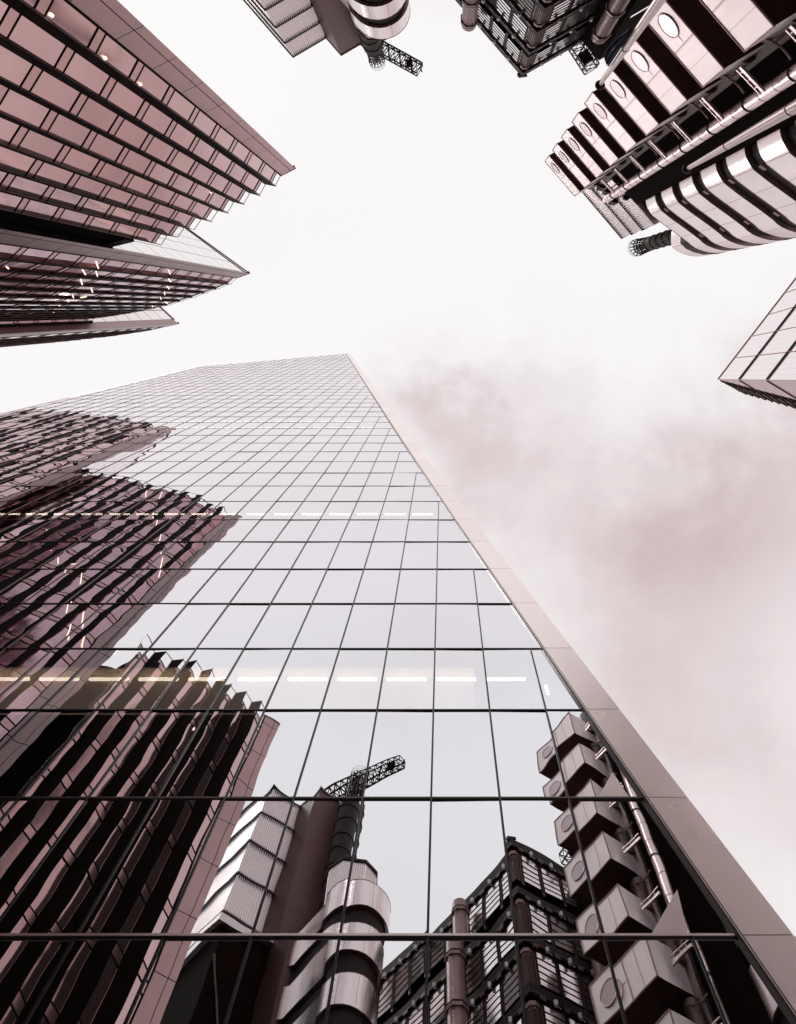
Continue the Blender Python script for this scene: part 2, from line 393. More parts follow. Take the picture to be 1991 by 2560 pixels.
# dark interior and the rest of the body behind the glass
fr = [(LX, -1.6), (seamx(-1.6) + 1.0, -1.6)] + [(x + 0.6, h) for h, x in seam if h > 0] + [(-24.67, TOPR - 0.05), (LX, TOPL)]
b = MB()
Y0, Y1 = D + 0.12, D + 34
for i in range(len(fr)):
    p, q = fr[i], fr[(i + 1) % len(fr)]
    b.face([(p[0], Y0, p[1]), (q[0], Y0, q[1]), (q[0] - 8, Y1, q[1] * 0.97), (p[0] + (4 if p[0] > -40 else 0) - 8, Y1, p[1] * 0.97)])
b.face([(x, D + 4.5, h) for x, h in fr])
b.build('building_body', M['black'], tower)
b = MB(); b.face([(LX, D - 0.03, TOPL - 0.2), (LX, D - 0.03, TOPL + 0.12), (-24.6, D - 0.03, TOPR + 0.12), (-24.6, D - 0.03, TOPR - 0.2)]); b.build('parapet_line', M['metal_edge'], tower)
b = MB(); b.prism([(LX - 0.25, D - 0.03), (LX - 0.002, D - 0.03), (LX - 0.002, D + 0.3), (LX - 0.25, D + 0.3)], -1.6, TOPL); b.build('corner_panel', M['metal_edge'], tower)
# ceiling strip lights seen through the glass
def strips(h, i0, i1, ln, m, dy=0.5, hh=0.10):
    for i in range(i0, i1):
        x = COL0 + COLW * i + 0.06
        b = MB(); b.prism([(x, D + dy), (x + ln, D + dy), (x + ln, D + dy + 0.08), (x, D + dy + 0.08)], h - hh / 2, h + hh / 2)
        b.build('ceiling_light', m, tower)
strips(25.32, -16, 2, 1.28, M['lamp'], hh=0.085)
strips(45.6, -22, 0, 1.22, M['lamp'], hh=0.09)
strips(82.8, -18, -5, 1.25, M['lamp_dim'], hh=0.13)
strips(78.4, -18, -4, 1.25, M['lamp_dim'], hh=0.14)
b = MB(); b.prism([(LX + 1, D + 0.3), (1.0, D + 0.3), (1.0, D + 4.2), (LX + 1, D + 4.2)], 25.5, 25.62); b.build('lit_ceiling', M['ceiling'], tower)
b = MB(); b.prism([(LX + 1, D + 0.12), (3.4, D + 0.12), (3.4, D + 4.4), (LX + 1, D + 4.4)], 22.1, 22.3); b.build('office_floor', M['black'], tower)
b = MB(); b.tube((3.25, D + 0.5, 24.3), (3.36, D + 0.9, 25.6), 0.05); b.build('ceiling_light', M['lamp'], tower)

for tri in (((1532.4, 1931.9), (1494.8, 1996), (1574.8, 1996)), ((1693.9, 2225), (1629.3, 2337), (1721, 2337))):  # pale plates added to stand in for the bright interior behind the glass
    pts = [((x - ZX) * D / (y - ZY), D - 0.012, F * D / (y - ZY)) for x, y in tri]
    bk_ = [(x, D + 0.01, z) for x, y, z in pts]
    b = MB(); b.face(pts); b.face(bk_)
    for i in range(3): b.face([pts[i], pts[(i + 1) % 3], bk_[(i + 1) % 3], bk_[i]])
    b.build('bright_interior_plate', M['metal_edge'], tower)
b = MB(); q = [((x - ZX) * D / (y - ZY), D + 0.3, F * D / (y - ZY)) for x, y in ((1948, 2300), (1972, 2311), (2000, 2327), (2000, 2352), (1975, 2344))]
b.face(q); b.build('canopy_glass', M['sky_glass'], tower)
b = MB()
for i in range(3): b.tube(q[i], q[i + 1], 0.012, 5)
b.tube(q[1], q[3], 0.012, 5); b.tube(q[0], q[4], 0.01, 5); b.build('canopy_frame', M['metal_edge'], tower)

# ================================================================== stepped office tower on the left
step = thing('stepped_office_tower', 'rose-tinted office tower stepping up in three tiers with dark vertical fins', 'office tower', (-30, -10, 0))
fins_all, win_all = [], []
segs = []
def tier(h, E0, ABT, gm, floor0, back, trimw=True, strip='strip', u_h=1.5):
    """E0: outer corner; ABT: list of (B, A, T) photograph directions at the roof height h"""
    P = lambda p: W(p[0], p[1], h)
    e0 = P(E0); b0 = P(ABT[0][0])
    wall = MB(); wall.wall(e0, b0, -1.6, h); wall.build('end_wall', M[strip], step)
    d = (b0 - e0).normalized(); nrm = Vector((-d.y, d.x))
    if nrm.dot(-e0) < 0: nrm = -nrm
    # slim return fin on the outer edge and coping on top
    s = MB(); s.bar(e0 - d * 0.02, e0 + d * 0.30, -1.6, h + 0.15, 0.05, 0.0); o_ = s
    s2 = MB()
    s2.prism([e0 - d * 0.03 + nrm * 0.03, b0 + d * 0.02 + nrm * 0.03, b0 + d * 0.02 - nrm * 0.3, e0 - d * 0.03 - nrm * 0.3], h, h + 0.12)
    s2.build('coping', M['trim'], step)
    s3 = MB(); a = e0 + d * 0.42; s3.prism([a + nrm * 0.012, a + d * 0.035 + nrm * 0.012, a + d * 0.035 - nrm * 0.05, a - nrm * 0.05], -1.6, h); s3.build('shadow_joint', M['fin'], step)
    s4 = MB(); s4.prism([b0 - d * 0.10 + nrm * 0.03, b0 + nrm * 0.03, b0 - nrm * 0.1, b0 - d * 0.10 - nrm * 0.1], -1.6, h); s4.build('shadow_joint', M['fin'], step)
    gh = h - 1.55
    for k, (B, A, T) in enumerate(ABT):
        b_, a_, t_ = P(B), P(A), P(T)
        gd = (a_ - b_).normalized(); gn = Vector((gd.y, -gd.x))
        if gn.dot(-b_) < 0: gn = -gn
        t_lo = t_ - t_.normalized() * (0.36 if h < 70 else 0.06)
        segs.append((b_.copy(), a_.copy(), gh))
        tt = MB(); tt.wall(a_, t_, h - 2.2, h - 0.05); tt.build('fin_tip', M['trim'], step)
        tb = MB(); tb.wall(a_, t_lo, -1.6, h - 2.6)
        tb.face([(a_.x, a_.y, h - 2.6), (t_lo.x, t_lo.y, h - 2.6), (t_.x, t_.y, h - 2.2), (a_.x, a_.y, h - 2.2)])
        tb.build('fin_edge', M['fin_side'] if h < 70 else M['trim'], step)
        if k + 1 < len(ABT):
            nb = P(ABT[k + 1][0])
            fb = MB(); fb.wall(t_, nb, h - 2.2, h - 0.05, 0); fb.wall(t_lo, nb, -1.6, h - 2.6, 0)
            fb.face([(t_lo.x, t_lo.y, h - 2.6), (nb.x, nb.y, h - 2.6), (nb.x, nb.y, h - 2.2), (t_.x, t_.y, h - 2.2)])
            fb.build('fin', M['fin'], step)
        # roof-level glass guard with a light top rail
        rail = MB(); rail.bar(b_, a_, h - 0.09, h - 0.02, 0.04); rail.bar(b_, b_ + gd * 0.04, gh, h - 0.05, 0.04); rail.build('guard_rail', M['trim'], step)
        # floor bands and windows
        bands = MB(); n = 0
        z = gh
        while z > -1.6:
            lo = z - 3.95
            bands.bar(b_ + gn * 0.01, a_ + gn * 0.01, z - 0.66, z, 0.03)
            q0, q1 = max(lo + 0.0, -1.6), z - 0.66
            if q1 > q0:
                g = (q1 - q0)
                tl = random.gauss(0, 0.0022); tw = random.gauss(0, 0.0025)
                m_ = (b_ + a_) / 2
                pts = []
                for pt, hh in ((b_, q0), (a_, q0), (a_, q1), (b_, q1)):
                    off = tl * (hh - (q0 + q1) / 2) + tw * ((pt - m_).dot(gd))
                    p = pt + gn * off; pts.append((p.x, p.y, hh))
                win_all.append((size_px(pts), pts, gm))
            z -= 3.95
        zz = gh
        while zz - 3.95 > -1.6:
            for e_ in (b_ + gn * 0.01, a_ + gn * 0.01):
                dd = (a_ - b_).normalized(); nn_ = Vector((-dd.y, dd.x)) * 0.015
                bands.face([(e_.x - nn_.x, e_.y - nn_.y, zz - 0.66), (e_.x + nn_.x, e_.y + nn_.y, zz - 0.66), (e_.x + nn_.x, e_.y + nn_.y, zz - 3.95), (e_.x - nn_.x, e_.y - nn_.y, zz - 3.95)])
            zz -= 3.95
        bands.build('floor_band', M['band'], step)
        ln = MB(); z = gh
        while z > -1.6:
            ln.bar(b_ + gn * 0.035, a_ + gn * 0.035, z - 0.035, z + 0.03, 0.03); ln.bar(b_ + gn * 0.03, a_ + gn * 0.03, z - 0.68, z - 0.65, 0.03)
            z -= 3.95
        zz = gh
        while zz > -1.6:
            for e_, o_ in ((b_, 0.0325), (a_, 0.0325)):
                nn_ = Vector((-(a_ - b_).normalized().y, (a_ - b_).normalized().x)) * 0.015
                q1_, q2_ = e_ + gn * 0.035, e_ + gn * 0.03
                ln.face([(q1_.x - nn_.x, q1_.y - nn_.y, zz - 0.035), (q1_.x + nn_.x, q1_.y + nn_.y, zz - 0.035), (q2_.x + nn_.x, q2_.y + nn_.y, zz - 0.65), (q2_.x - nn_.x, q2_.y - nn_.y, zz - 0.65)])
                if zz - 3.95 > -1.6: ln.face([(q2_.x - nn_.x, q2_.y - nn_.y, zz - 0.68), (q2_.x + nn_.x, q2_.y + nn_.y, zz - 0.68), (q1_.x + nn_.x, q1_.y + nn_.y, zz - 3.92), (q1_.x - nn_.x, q1_.y - nn_.y, zz - 3.92)])
            zz -= 3.95
        ln.build('window_muntins', M['fin'], step)
    return e0
z1 = lambda x, y: (500 + x * .15303, 340 + y * .15303)
z2 = lambda x, y: (200 + x * .25898, 480 + y * .25898)
t1 = [((702, 439.2), (689.8, 462.4), (692, 467)), ((664.5, 460.9), (650.7, 485.4), (653, 490.7)), ((625.5, 483.1), (610.2, 508.3), (613.5, 512.9)),
      ((584.9, 505.3), (570.4, 529.8), (573.9, 534.3)), ((545.1, 527), (529, 552), (532, 555.8)), ((503.5, 548.6), (486.5, 573.5), (490, 575.3)),
      ((461.6, 569.3), (446, 591.4), (448.6, 594)), ((418.8, 588.8), (404.6, 610.8), (405.9, 613.4))]
tier(64.0, (738.9, 420.4), t1, 'rose_glass', 0, None)
T2 = [(582.8, 710), (552.7, 722.1), (522.4, 732.5), (492.6, 742.9), (462.1, 752.7), (431.3, 762.3), (400.7, 769.5), (370.5, 776), (340.5, 781.5),
      (310, 786.5), (280, 791), (250, 795), (215, 799), (180, 803)]
t2 = []; pb = (592.4, 695)
for i, T in enumerate(T2):
    t2.append((pb, (T[0] - 6, T[1] - 0.3), T)); pb = (T[0] - 12, T[1] + 1.1)
tier(97.4, (624.7, 683.3), t2, 'mauve_glass', 0, None, strip='strip_pale')
T3 = [(390, 824.4), (365.7, 828.3), (336, 833), (306, 837.5), (276, 841.5), (246, 845), (216, 848.5), (186, 851.5), (150, 855), (110, 858.5), (70, 862)]
t3 = []; pb = (417.5, 816)
for i, T in enumerate(T3):
    t3.append((pb, (T[0] - 5, T[1] - 0.6), T)); pb = (T[0] - 10, T[1] + 0.9)
tier(125.0, (447.3, 809), t3, 'mauve_glass', 0, None, strip='strip_pale')
win_all.sort(key=lambda p: -p[0])
for a, q, g in win_all[:100]:
    b = MB(); b.face(q); b.build('window', M[g], step)
for g in ('rose_glass', 'mauve_glass'):
    b = MB(); [b.face(q) for a, q, gg in win_all[100:] if gg == g]
    o = b.build('windows', M[g], step); o['kind'] = 'stuff'
# pale gridded flank walls of the two upper tiers, black recess, cores
e2, f2 = W(623, 682.2, 97.4), W(469.3, 570.6, 97.4)
d2 = (f2 - e2)
b = MB(); b.wall(e2 + d2 * 0.02 + Vector((-0.05, .1)), e2 + d2 * 2.2, 20, 97.2); b.build('flank_screen', M['sky_glass'], step)
b = MB(); b.bar(e2, e2 + d2 * 2.2, 97.2, 97.45, 0.14); b.build('coping', M['trim'], step)
b = MB(); p_ = W(347, 596, 82); q_ = W(362, 612, 82); 
b.wall(W(363, 609, 84), W(410, 632, 84), 70, 84.5)
b.build('dark_opening', M['black'], step)  # black sheet standing in for the shade inside an opening
e3, f3 = W(435.7, 799, 125), W(402, 767.5, 125); d3 = f3 - e3
b = MB(); b.wall(e3, e3 + d3 * 6, 30, 124.8); b.build('flank_screen', M['sky_glass'], step)
b = MB(); b.wall(W(447.3, 809, 125), e3, 30, 124.8); b.bar(e3, e3 + d3 * 6, 124.8, 125.05, 0.2); b.build('fin_edge', M['trim'], step)
lt = W(405.9, 613.4, 64)
b = MB(); b.wall(lt, Vector((-26.2, -4.5)), -1.6, 57.5); b.wall(Vector((-26.2, -4.5)), Vector((-30, -7)), -1.6, 57.5); b.build('recess_wall', M['black'], step)  # wall coloured black to stand for the shade in the gap
b = MB(); b.bar(lt + Vector((-0.1, 0.05)), Vector((-25.9, -4.45)), 56.6, 58.4, 0.25); b.build('parapet', M['fin'], step)
def core(poly, h):
    b = MB(); b.prism(poly, -1.6, h); b.build('building_core', M['black'], step)
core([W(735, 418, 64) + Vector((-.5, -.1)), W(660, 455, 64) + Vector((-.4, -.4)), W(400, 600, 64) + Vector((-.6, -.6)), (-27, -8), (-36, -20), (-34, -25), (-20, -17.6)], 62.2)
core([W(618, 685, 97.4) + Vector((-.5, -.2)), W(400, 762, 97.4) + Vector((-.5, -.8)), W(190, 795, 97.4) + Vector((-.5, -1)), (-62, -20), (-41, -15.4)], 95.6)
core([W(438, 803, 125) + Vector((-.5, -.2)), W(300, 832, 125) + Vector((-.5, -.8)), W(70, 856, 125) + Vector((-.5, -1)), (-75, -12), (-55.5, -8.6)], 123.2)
# small lit office lamps just at the glass, each found on the bay where the photograph shows it
def meet(o, d):                                # first glazed bay met by the ray o + k d (in plan)
    best = None
    for p, q, gh in segs:
        e = q - p; den = d.x * e.y - d.y * e.x
        if abs(den) < 1e-9: continue
        k = ((p.x - o.x) * e.y - (p.y - o.y) * e.x) / den; t = ((p.x - o.x) * d.y - (p.y - o.y) * d.x) / den
        if -0.02 <= t <= 1.02 and k > 0: yield k, gh, e
def office_lamp(x, y, x2=None, y2=None, mirror=False, r=0.055):
    pts = []
    for X, Y in ((x, y), (x2, y2)):
        if X is None: continue
        d = Vector((X - ZX, (Y - ZY) * (-1 if mirror else 1))); o = Vector((0, 2 * D if mirror else 0)) 
        ks = sorted(meet(o, d), key=lambda v: v[0])
        for k, gh, e in ks:
            h = F * k
            if h < gh:
                p = o + d * k; toc = (o - p).normalized() * 0.06; pts.append((p.x + toc.x, p.y + toc.y, h)); break
    if not pts: return
    a = pts[0]; b2 = pts[-1] if len(pts) > 1 else (a[0], a[1], a[2] + 0.12)
    if (Vector(a) - Vector(b2)).length > 3: b2 = (a[0], a[1], a[2] + 0.4)
    b = MB(); b.tube(a, b2, r, 7); b.build('office_lamp', M['glow'], step)
for x, y in ((123, 33), (258, 141), (347, 207)): office_lamp(x, y, r=0.075)
c4 = lambda x, y: (x * .2001, 480 + y * .2001)
for q in ((1195, 870, 1220, 950), (1190, 990, 1210, 1050), (1020, 970, 1060, 1030), (1000, 1090, 1020, 1155), (1130, 1200, 1150, 1255), (900, 1285, 910, 1325),
          (1000, 1320, 1075, 1305), (845, 1350, 845, 1370), (730, 1420, 760, 1450), (655, 1490, 660, 1500), (70, 935, 95, 955)):
    office_lamp(*c4(*q[:2]), *c4(*q[2:]), r=0.045)
for q in ((850, 755, 865, 790), (850, 835, 870, 865), (835, 905, 855, 935), (810, 960, 815, 990), (770, 1010, 780, 1035), (820, 1060, 840, 1075), (695, 1095, 697, 1110)):
    office_lamp(*z2(*q[:2]), *z2(*q[2:]), r=0.045)
for x, y in ((80, 2350), (156, 2390), (217, 2432), (318, 2398), (244, 2246), (526, 1838), (303, 2290), (225, 2440), (12, 2100), (60, 2130), (118, 2165)):
    office_lamp(x, y, mirror=True, r=0.05)

# ================================================================== steel office building with outside pipes and service towers
steel = thing('steel_office_building', 'stainless steel high-tech office building with outside ducts, rounded stair towers and boxy pods', 'office building', (6, -22, 0))
D1 = Vector((0.862, -0.507)).normalized(); D2 = Vector((-0.654, -0.756)).normalized()      # the two street directions
N1 = Vector((0.507, 0.862)); N2 = Vector((-0.756, 0.654))                                  # outward normals of the two faces

# ---- pods
PA = W(1362.8, 403, 61.0); PBp = W(1437.7, 490.1, 61.0)
pd = (PBp - PA); pl = pd.length; pd = pd.normalized(); pn = Vector((-pd.y, pd.x))
if pn.dot(-PA) < 0: pn = -pn
pin = Vector((0.853, -0.52)).normalized()
def make_pod(top):
    root = MB(); dep = 2.7
    poly = [PA, PBp, PBp + pin * dep, PA + pin * dep]
    root.prism(poly, top - 2.4, top, cap=False)
    # rim so that the edges catch light
    pod = root.build('pod', M['pod'], steel)
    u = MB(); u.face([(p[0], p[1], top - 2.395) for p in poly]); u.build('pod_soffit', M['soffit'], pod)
    u = MB(); u.face([(p[0], p[1], top - 0.02) for p in poly]); u.build('pod_roof', M['pod'], pod)
    s = MB()
    for fr_, hh in ((0.52, 0.03), (0.535, 0.012), (0.765, 0.014)):
        c = PA + pd * pl * fr_; s.prism([c + pn * 0.012 - pd * hh / 2, c + pn * 0.012 + pd * hh / 2, c - pn * 0.02 + pd * hh / 2, c - pn * 0.02 - pd * hh / 2], top - 2.38, top - 0.02)
    # raised frame round the face
    for h0, h1 in ((top - 2.42, top - 2.36), (top - 0.05, top + 0.01)):
        s.prism([PA + pn * 0.03 - pd * 0.02, PBp + pn * 0.03 + pd * 0.02, PBp - pn * 0.03 + pd * 0.02, PA - pn * 0.03 - pd * 0.02], h0, h1)
    for c in (PA, PBp):
        s.prism([c + pn * 0.03 - pd * 0.03, c + pn * 0.03 + pd * 0.03, c - pn * 0.03 + pd * 0.03, c - pn * 0.03 - pd * 0.03], top - 2.4, top)
    c = PA + pd * pl * 0.13; hh = 0.02
    s.prism([c + pn * 0.01 - pd * 0.0, PA + pd * pl * 0.5 + pn * 0.01, PA + pd * pl * 0.5 - pn * 0.01, c - pn * 0.01], top - 1.31, top - 1.29)
    s.build('pod_frame', M['seam'], pod)
    c = PA + pd * pl * 0.27; hc = top - 1.28; rr = 0.52
    g = MB(); n = 32
    pts = [(c.x + pd.x * rr * math.cos(a) + pn.x * 0.035, c.y + pd.y * rr * math.cos(a) + pn.y * 0.035, hc + rr * 1.15 * math.sin(a)) for a in (2 * math.pi * i / n for i in range(n))]
    g.face(pts); g.build('porthole', M['porthole'], pod)
    r = MB()
    for i in range(n): r.tube(pts[i], pts[(i + 1) % n], 0.022, 5, cap=False)
    r.build('porthole_rim', M['rim'], pod)
    return pod
pod0 = make_pod(61.0)
for k in range(1, 11):
    c = copy_part(pod0, steel, -4.3 * k)
    for ch in pod0.children:
        g = ch.copy(); COL.objects.link(g); g.parent = c; g.matrix_parent_inverse = ch.matrix_parent_inverse.copy()
# ---- dark shaft behind the pods
b = MB(); b.prism([Vector((10.9, -11.3)), Vector((14.55, -7.75)), Vector((18.2, -10.2)), Vector((14.6, -13.9))], -1.6, 58.5); b.build('service_shaft', M['dark'], steel)
b = MB(); cx = PBp + pin * 2.72 ; b.prism([cx + Vector((-0.9, 0.15)), cx + Vector((-0.3, 0.6)), cx + Vector((0.3, 0.2)), cx + Vector((-.1, -.6))], -1.6, 60.5); b.build('shaft_pier', M['concrete2'], steel)
# slim pier next to the pods and the floor brackets
ba, bb = Vector((11.25, -9.15)), Vector((12.15, -8.2)); bdir = (bb - ba).normalized()
for k in range(-6, 5):
    h = 42.4 + 4.3 * k
    b = MB(); b.bar(ba, bb, h - 0.08, h + 0.10, 0.10); b.bar(ba, bb, h + 0.35, h + 0.42, 0.06)
    for t in (0.2, 0.6, 1.0): c = ba + bdir * t; b.tube((c.x, c.y, h + 0.1), (c.x, c.y, h + 0.4), 0.025, 5)
    b.build('floor_bracket', M['duct'], steel)
    b = MB(); c0 = ba + Vector((0.5, -0.8)); b.tube((c0.x, c0.y, h + 0.7), (c0.x, c0.y, h + 2.9), 0.45, 18); b.build('flue_segment', M['concrete2'], steel, smooth=True)
    b = MB()                                      # curved cable tray below the bracket
    pr = None
    for i in range(7):
        t = i / 6; c = ba + Vector((0.15, -0.55)) + bdir * (1.25 * t) ; z = h - 1.6 - 0.5 * math.sin(t * 2.2)
        if pr: b.tube(pr, (c.x, c.y, z), 0.05, 6, cap=False)
        pr = (c.x, c.y, z)
    b.build('cable_tray', M['capital'], steel)
# ---- bright ducts
def duct(c, top, r, name='duct'):
    b = MB(); z = -1.6
    n = 24
    ring = lambda h, rr: [(c.x + rr * math.cos(2 * math.pi * i / n), c.y + rr * math.sin(2 * math.pi * i / n), h) for i in range(n)]
    rt = ring(top, r); rb = ring(-1.6, r)
    for i in range(n): b.face([rb[i], rb[(i + 1) % n], rt[(i + 1) % n], rt[i]])
    b.face(rt)
    o = b.build(name, M['duct'], steel, smooth=True)
    z = top - 1.0
    while z > 0: j = MB(); j.ring(c, z, r + 0.004, 0.014, 20); j.build('duct_joint', M['seam'], o); z -= 1.43
    z = top - 2.4
    while z > 0:
        k = MB()
        for s in (-1, 1):
            q = c + Vector((s * (r + .03), 0.0)); k.tube((q.x, q.y, z - .14), (q.x, q.y, z + .14), 0.03, 6)
        k.ring(c, z + .12, r + 0.02, 0.03, 20); z -= 4.3
        k.build('duct_clamp', M['frame'], o)
    return o
dc = Vector((12.72, -8.50))
duct(dc, 60.5, 0.295)
duct(Vector((14.0, -10.4)) * 1.0 + Vector((-0.15, 2.0)), 49.0, 0.24) if False else None
b = MB()
c = W(1506, 504, 62.0); b.tube((dc.x, dc.y, 60.4), (dc.x, dc.y, 63.0), 0.22, 14, r2=0.10); b.build('duct_cowl', M['duct'], steel, smooth=True)
b = MB(); c = W(1564.8, 492.4, 64); b.tube((c.x, c.y, 63.5), (c.x, c.y, 64.0), 0.30, 18); b.tube((c.x, c.y, 56), (c.x, c.y, 63.5), 0.05, 6); b.build('roof_vent', M['frame'], steel)
for x, y, s in ((1500, 470, .5), (1512, 482, .4), (1530, 505, .55), (1523, 496, .35)):
    c = W(x, y, 62); b = MB(); b.prism([c + Vector((-s / 2, -s / 3)), c + Vector((s / 2, -s / 2)), c + Vector((s / 3, s / 2)), c + Vector((-s / 2, s / 3))], 60.6, 62.0); b.tube((c.x, c.y, 57), (c.x, c.y, 60.7), 0.05, 6); b.build('roof_equipment', M['frame'], steel)

# ---- louvred plant rooms
def plant(c0, dirA, lenA, dirB, lenB, top, levels, step_h, ribbedA=True, ribbedB=True, teeth=True):
    for k in range(levels):
        h1 = top - k * step_h; h0 = h1 - step_h + 0.28
        poly = [c0, c0 + dirA * lenA, c0 + dirA * lenA + dirB * lenB, c0 + dirB * lenB]
        m = MB(); m.prism(poly, h0, h1, cap=True)
        room = m.build('plant_room', M['smooth'], steel)
        for (dr, ln, other, rib) in ((dirA, lenA, dirB, ribbedA), (dirB, lenB, dirA, ribbedB)):
            if not rib: continue
            nn = Vector((-dr.y, dr.x))
            if nn.dot(other) > 0: nn = -nn
            r = MB(); x = 0.12
            while x < ln - 0.1:
                a = c0 + dr * x + nn * 0.001; r.prism([a, a + dr * 0.09, a + dr * 0.07 + nn * 0.06, a + dr * 0.02 + nn * 0.06], h0 + 0.05, h1 - 0.1); x += 0.19
            r.build('ribbed_cladding', M['louvre'], room)
        q = MB(); e = 0.1
        q.prism([c0 - dirA * e - dirB * e, c0 + dirA * (lenA + e) - dirB * e, c0 + dirA * (lenA + e) + dirB * (lenB + e), c0 - dirA * e + dirB * (lenB + e)], h1 - 0.06, h1 + 0.12)
        if teeth:
            for dr, ln, other in ((dirA, lenA, dirB), (dirB, lenB, dirA)):
                x = 0.2
                nn = Vector((-dr.y, dr.x))
                if nn.dot(other) > 0: nn = -nn
                while x < ln:
                    a = c0 + dr * x + nn * 0.065; q.prism([a, a + dr * 0.07, a + dr * 0.07 + nn * 0.06, a + nn * 0.06], h1 - 0.42, h1 - 0.05); x += 0.19
        q.build('maintenance_rail', M['frame'], room)
LC0 = W(732.9, 140.5, 77.7)
plant(LC0, D1, 3.75, D2, 9.0, 77.7, 4, 4.08, True, False)
b = MB(); b.prism([LC0 + D1 * 0.3 + D2 * 0.3, LC0 + D1 * 4.9 + D2 * .6, LC0 + D1 * 4.9 + D2 * 8.8, LC0 + D1 * .3 + D2 * 8.8], -1.6, 61.4); b.build('lower_shaft', M['dark'], steel)
b = MB(); b.prism([LC0 + D2 * -.05 - D1 * .05, LC0 + D1 * 3.8 - D2 * .05, LC0 + D1 * 3.8 + D2 * 9, LC0 - D1 * .05 + D2 * 9], 60.6, 61.3)
b.build('parapet', M['smooth'], steel)
b = MB()
for i in range(6):
    h = 58 - i * 9; a = LC0 + D1 * 0.3 - N1 * 0 + D2 * .26; e_ = LC0 + D1 * 3.6 + D2 * .26
    b.tube((a.x, a.y, h), (e_.x, e_.y, h - 8.5), 0.12, 6); b.tube((a.x, a.y, h - 8.8), (e_.x, e_.y, h - 8.8), 0.1, 6)
b.build('cross_brace', M['concrete2'], steel)
PL0 = W(1457.7, 478.3, 75.0); pe = W(1555.4, 593.7, 75.0)
pdir = (pe - PL0)
plant(pe, -pdir.normalized(), pdir.length + 0.6, Vector((0.862, -0.507)), 3.6, 75.0, 3, 3.95, True, True)
b = MB(); pe2 = pe - pdir.normalized() * 0.3 + D1 * 0.3; b.prism([pe2, pe2 - pdir.normalized() * 5, pe2 - pdir.normalized() * 5 + D1 * 3, pe2 + D1 * 3], 50, 63.2); b.build('lower_shaft', M['dark'], steel)

# ---- brown box tower
C2 = W(853, 136, 77.9)
b = MB(); b.prism([C2, C2 + D1 * 3.0, C2 + D1 * 3.0 + D2 * 2.45, C2 + D2 * 2.45], -1.6, 77.9); b.build('lift_shaft', M['concrete'], steel)
b = MB(); b.prism([C2 - D1 * .08 - D2 * .08, C2 + D1 * 3.0 - D2 * .08, C2 + D1 * 3.0 + D2 * 2.45, C2 - D1 * .08 + D2 * 2.45], 77.9, 78.1); b.build('coping', M['concrete2'], steel)

# ---- rounded stair towers
def ringtower(poly, tops, low, smooth=True, inset=0.22, wh=2.45, gap=1.55):
    cen = sum((Vector(p) for p in poly), Vector((0, 0))) / len(poly)
    n = len(poly)
    nrms = []
    for i in range(n):
        a, b_ = Vector(poly[i - 1]), Vector(poly[(i + 1) % n]); t = (b_ - a).normalized(); nn = Vector((-t.y, t.x))
        if nn.dot(Vector(poly[i]) - cen) < 0: nn = -nn
        nrms.append(nn)
    inn = [Vector(p) - nn * inset for p, nn in zip(poly, nrms)]
    h = tops
    b = MB(); b.prism(inn, low, tops - 0.05); core_ = b.build('stair_tower', M['frame'], steel)
    first = None; k = 0
    while h > low:
        r = MB(); r.prism(poly, h - wh, h, cap=False); r.face([(p[0], p[1], h - wh) for p in poly])
        r.face([(p[0], p[1], h) for p in poly])
        o = r.build('steel_ring', M['steel'], core_, smooth=True)
        for hh in (h, h - wh):
            l = MB()
            for i in range(n):
                a, c_ = Vector(poly[i]), Vector(poly[(i + 1) % n]); l.tube((a.x, a.y, hh), (c_.x, c_.y, hh), 0.025, 5, cap=False)
            l.build('ring_edging', M['seam'], o)
        h -= wh + gap
    return core_
def stadium(c0, c1, r, n=14, notch=0.0):
    ax = (c1 - c0).normalized(); nx = Vector((-ax.y, ax.x)); P_ = []
    for i in range(n + 1):
        a = math.pi / 2 + math.pi * i / n; P_.append(c0 + ax * math.cos(a) * r + nx * math.sin(a) * r)
    if notch:
        P_.append(c0 + ax * 0.7 - nx * r); P_.append(c0 + ax * 1.3 - nx * (r - notch)); P_.append(c1 - ax * 0.9 - nx * (r - notch)); P_.append(c1 - ax * 0.4 - nx * r)
    for i in range(n + 1):
        a = -math.pi / 2 + math.pi * i / n; P_.append(c1 + ax * math.cos(a) * r + nx * math.sin(a) * r)
    if notch:
        P_.append(c1 - ax * 0.4 + nx * r); P_.append(c1 - ax * 0.9 + nx * (r - notch)); P_.append(c0 + ax * 1.3 + nx * (r - notch)); P_.append(c0 + ax * 0.7 + nx * r)
    return P_
dcn = W(954, 26, 59.2)
ringtower(stadium(dcn, dcn + D2 * 6.2, 2.19, notch=0.35), 59.2, 6)
b = MB(); q = dcn + D2 * 1.2
oc = [q + Vector((math.cos(a), math.sin(a))) * 1.75 for a in (R(20 + 45 * i) for i in range(8))]
b.prism(oc, 59.2, 63.4); room = b.build('plant_room', M['smooth'], steel)
b = MB()
for i in range(8):
    a, c = oc[i], oc[(i + 1) % 8]; dr = (c - a).normalized(); ln = (c - a).length; nn = (a + c) / 2 - q; nn.normalize(); x = 0.05
    while x < ln - 0.08: s_ = a + dr * x + nn * .001; b.prism([s_, s_ + dr * .08, s_ + dr * .06 + nn * .05, s_ + dr * .02 + nn * .05], 59.3, 63.0); x += 0.17
b.build('ribbed_cladding', M['louvre'], room)
b = MB(); b.prism([q + (p - q) * 1.07 for p in oc], 63.2, 63.5); b.build('maintenance_rail', M['frame'], room)
s8 = 0.0059854
z8 = [(397, 640), (393, 700), (405, 765), (435, 825), (480, 890), (890, 1185), (960, 1255), (1060, 1300), (1180, 1330), (1350, 1322)]
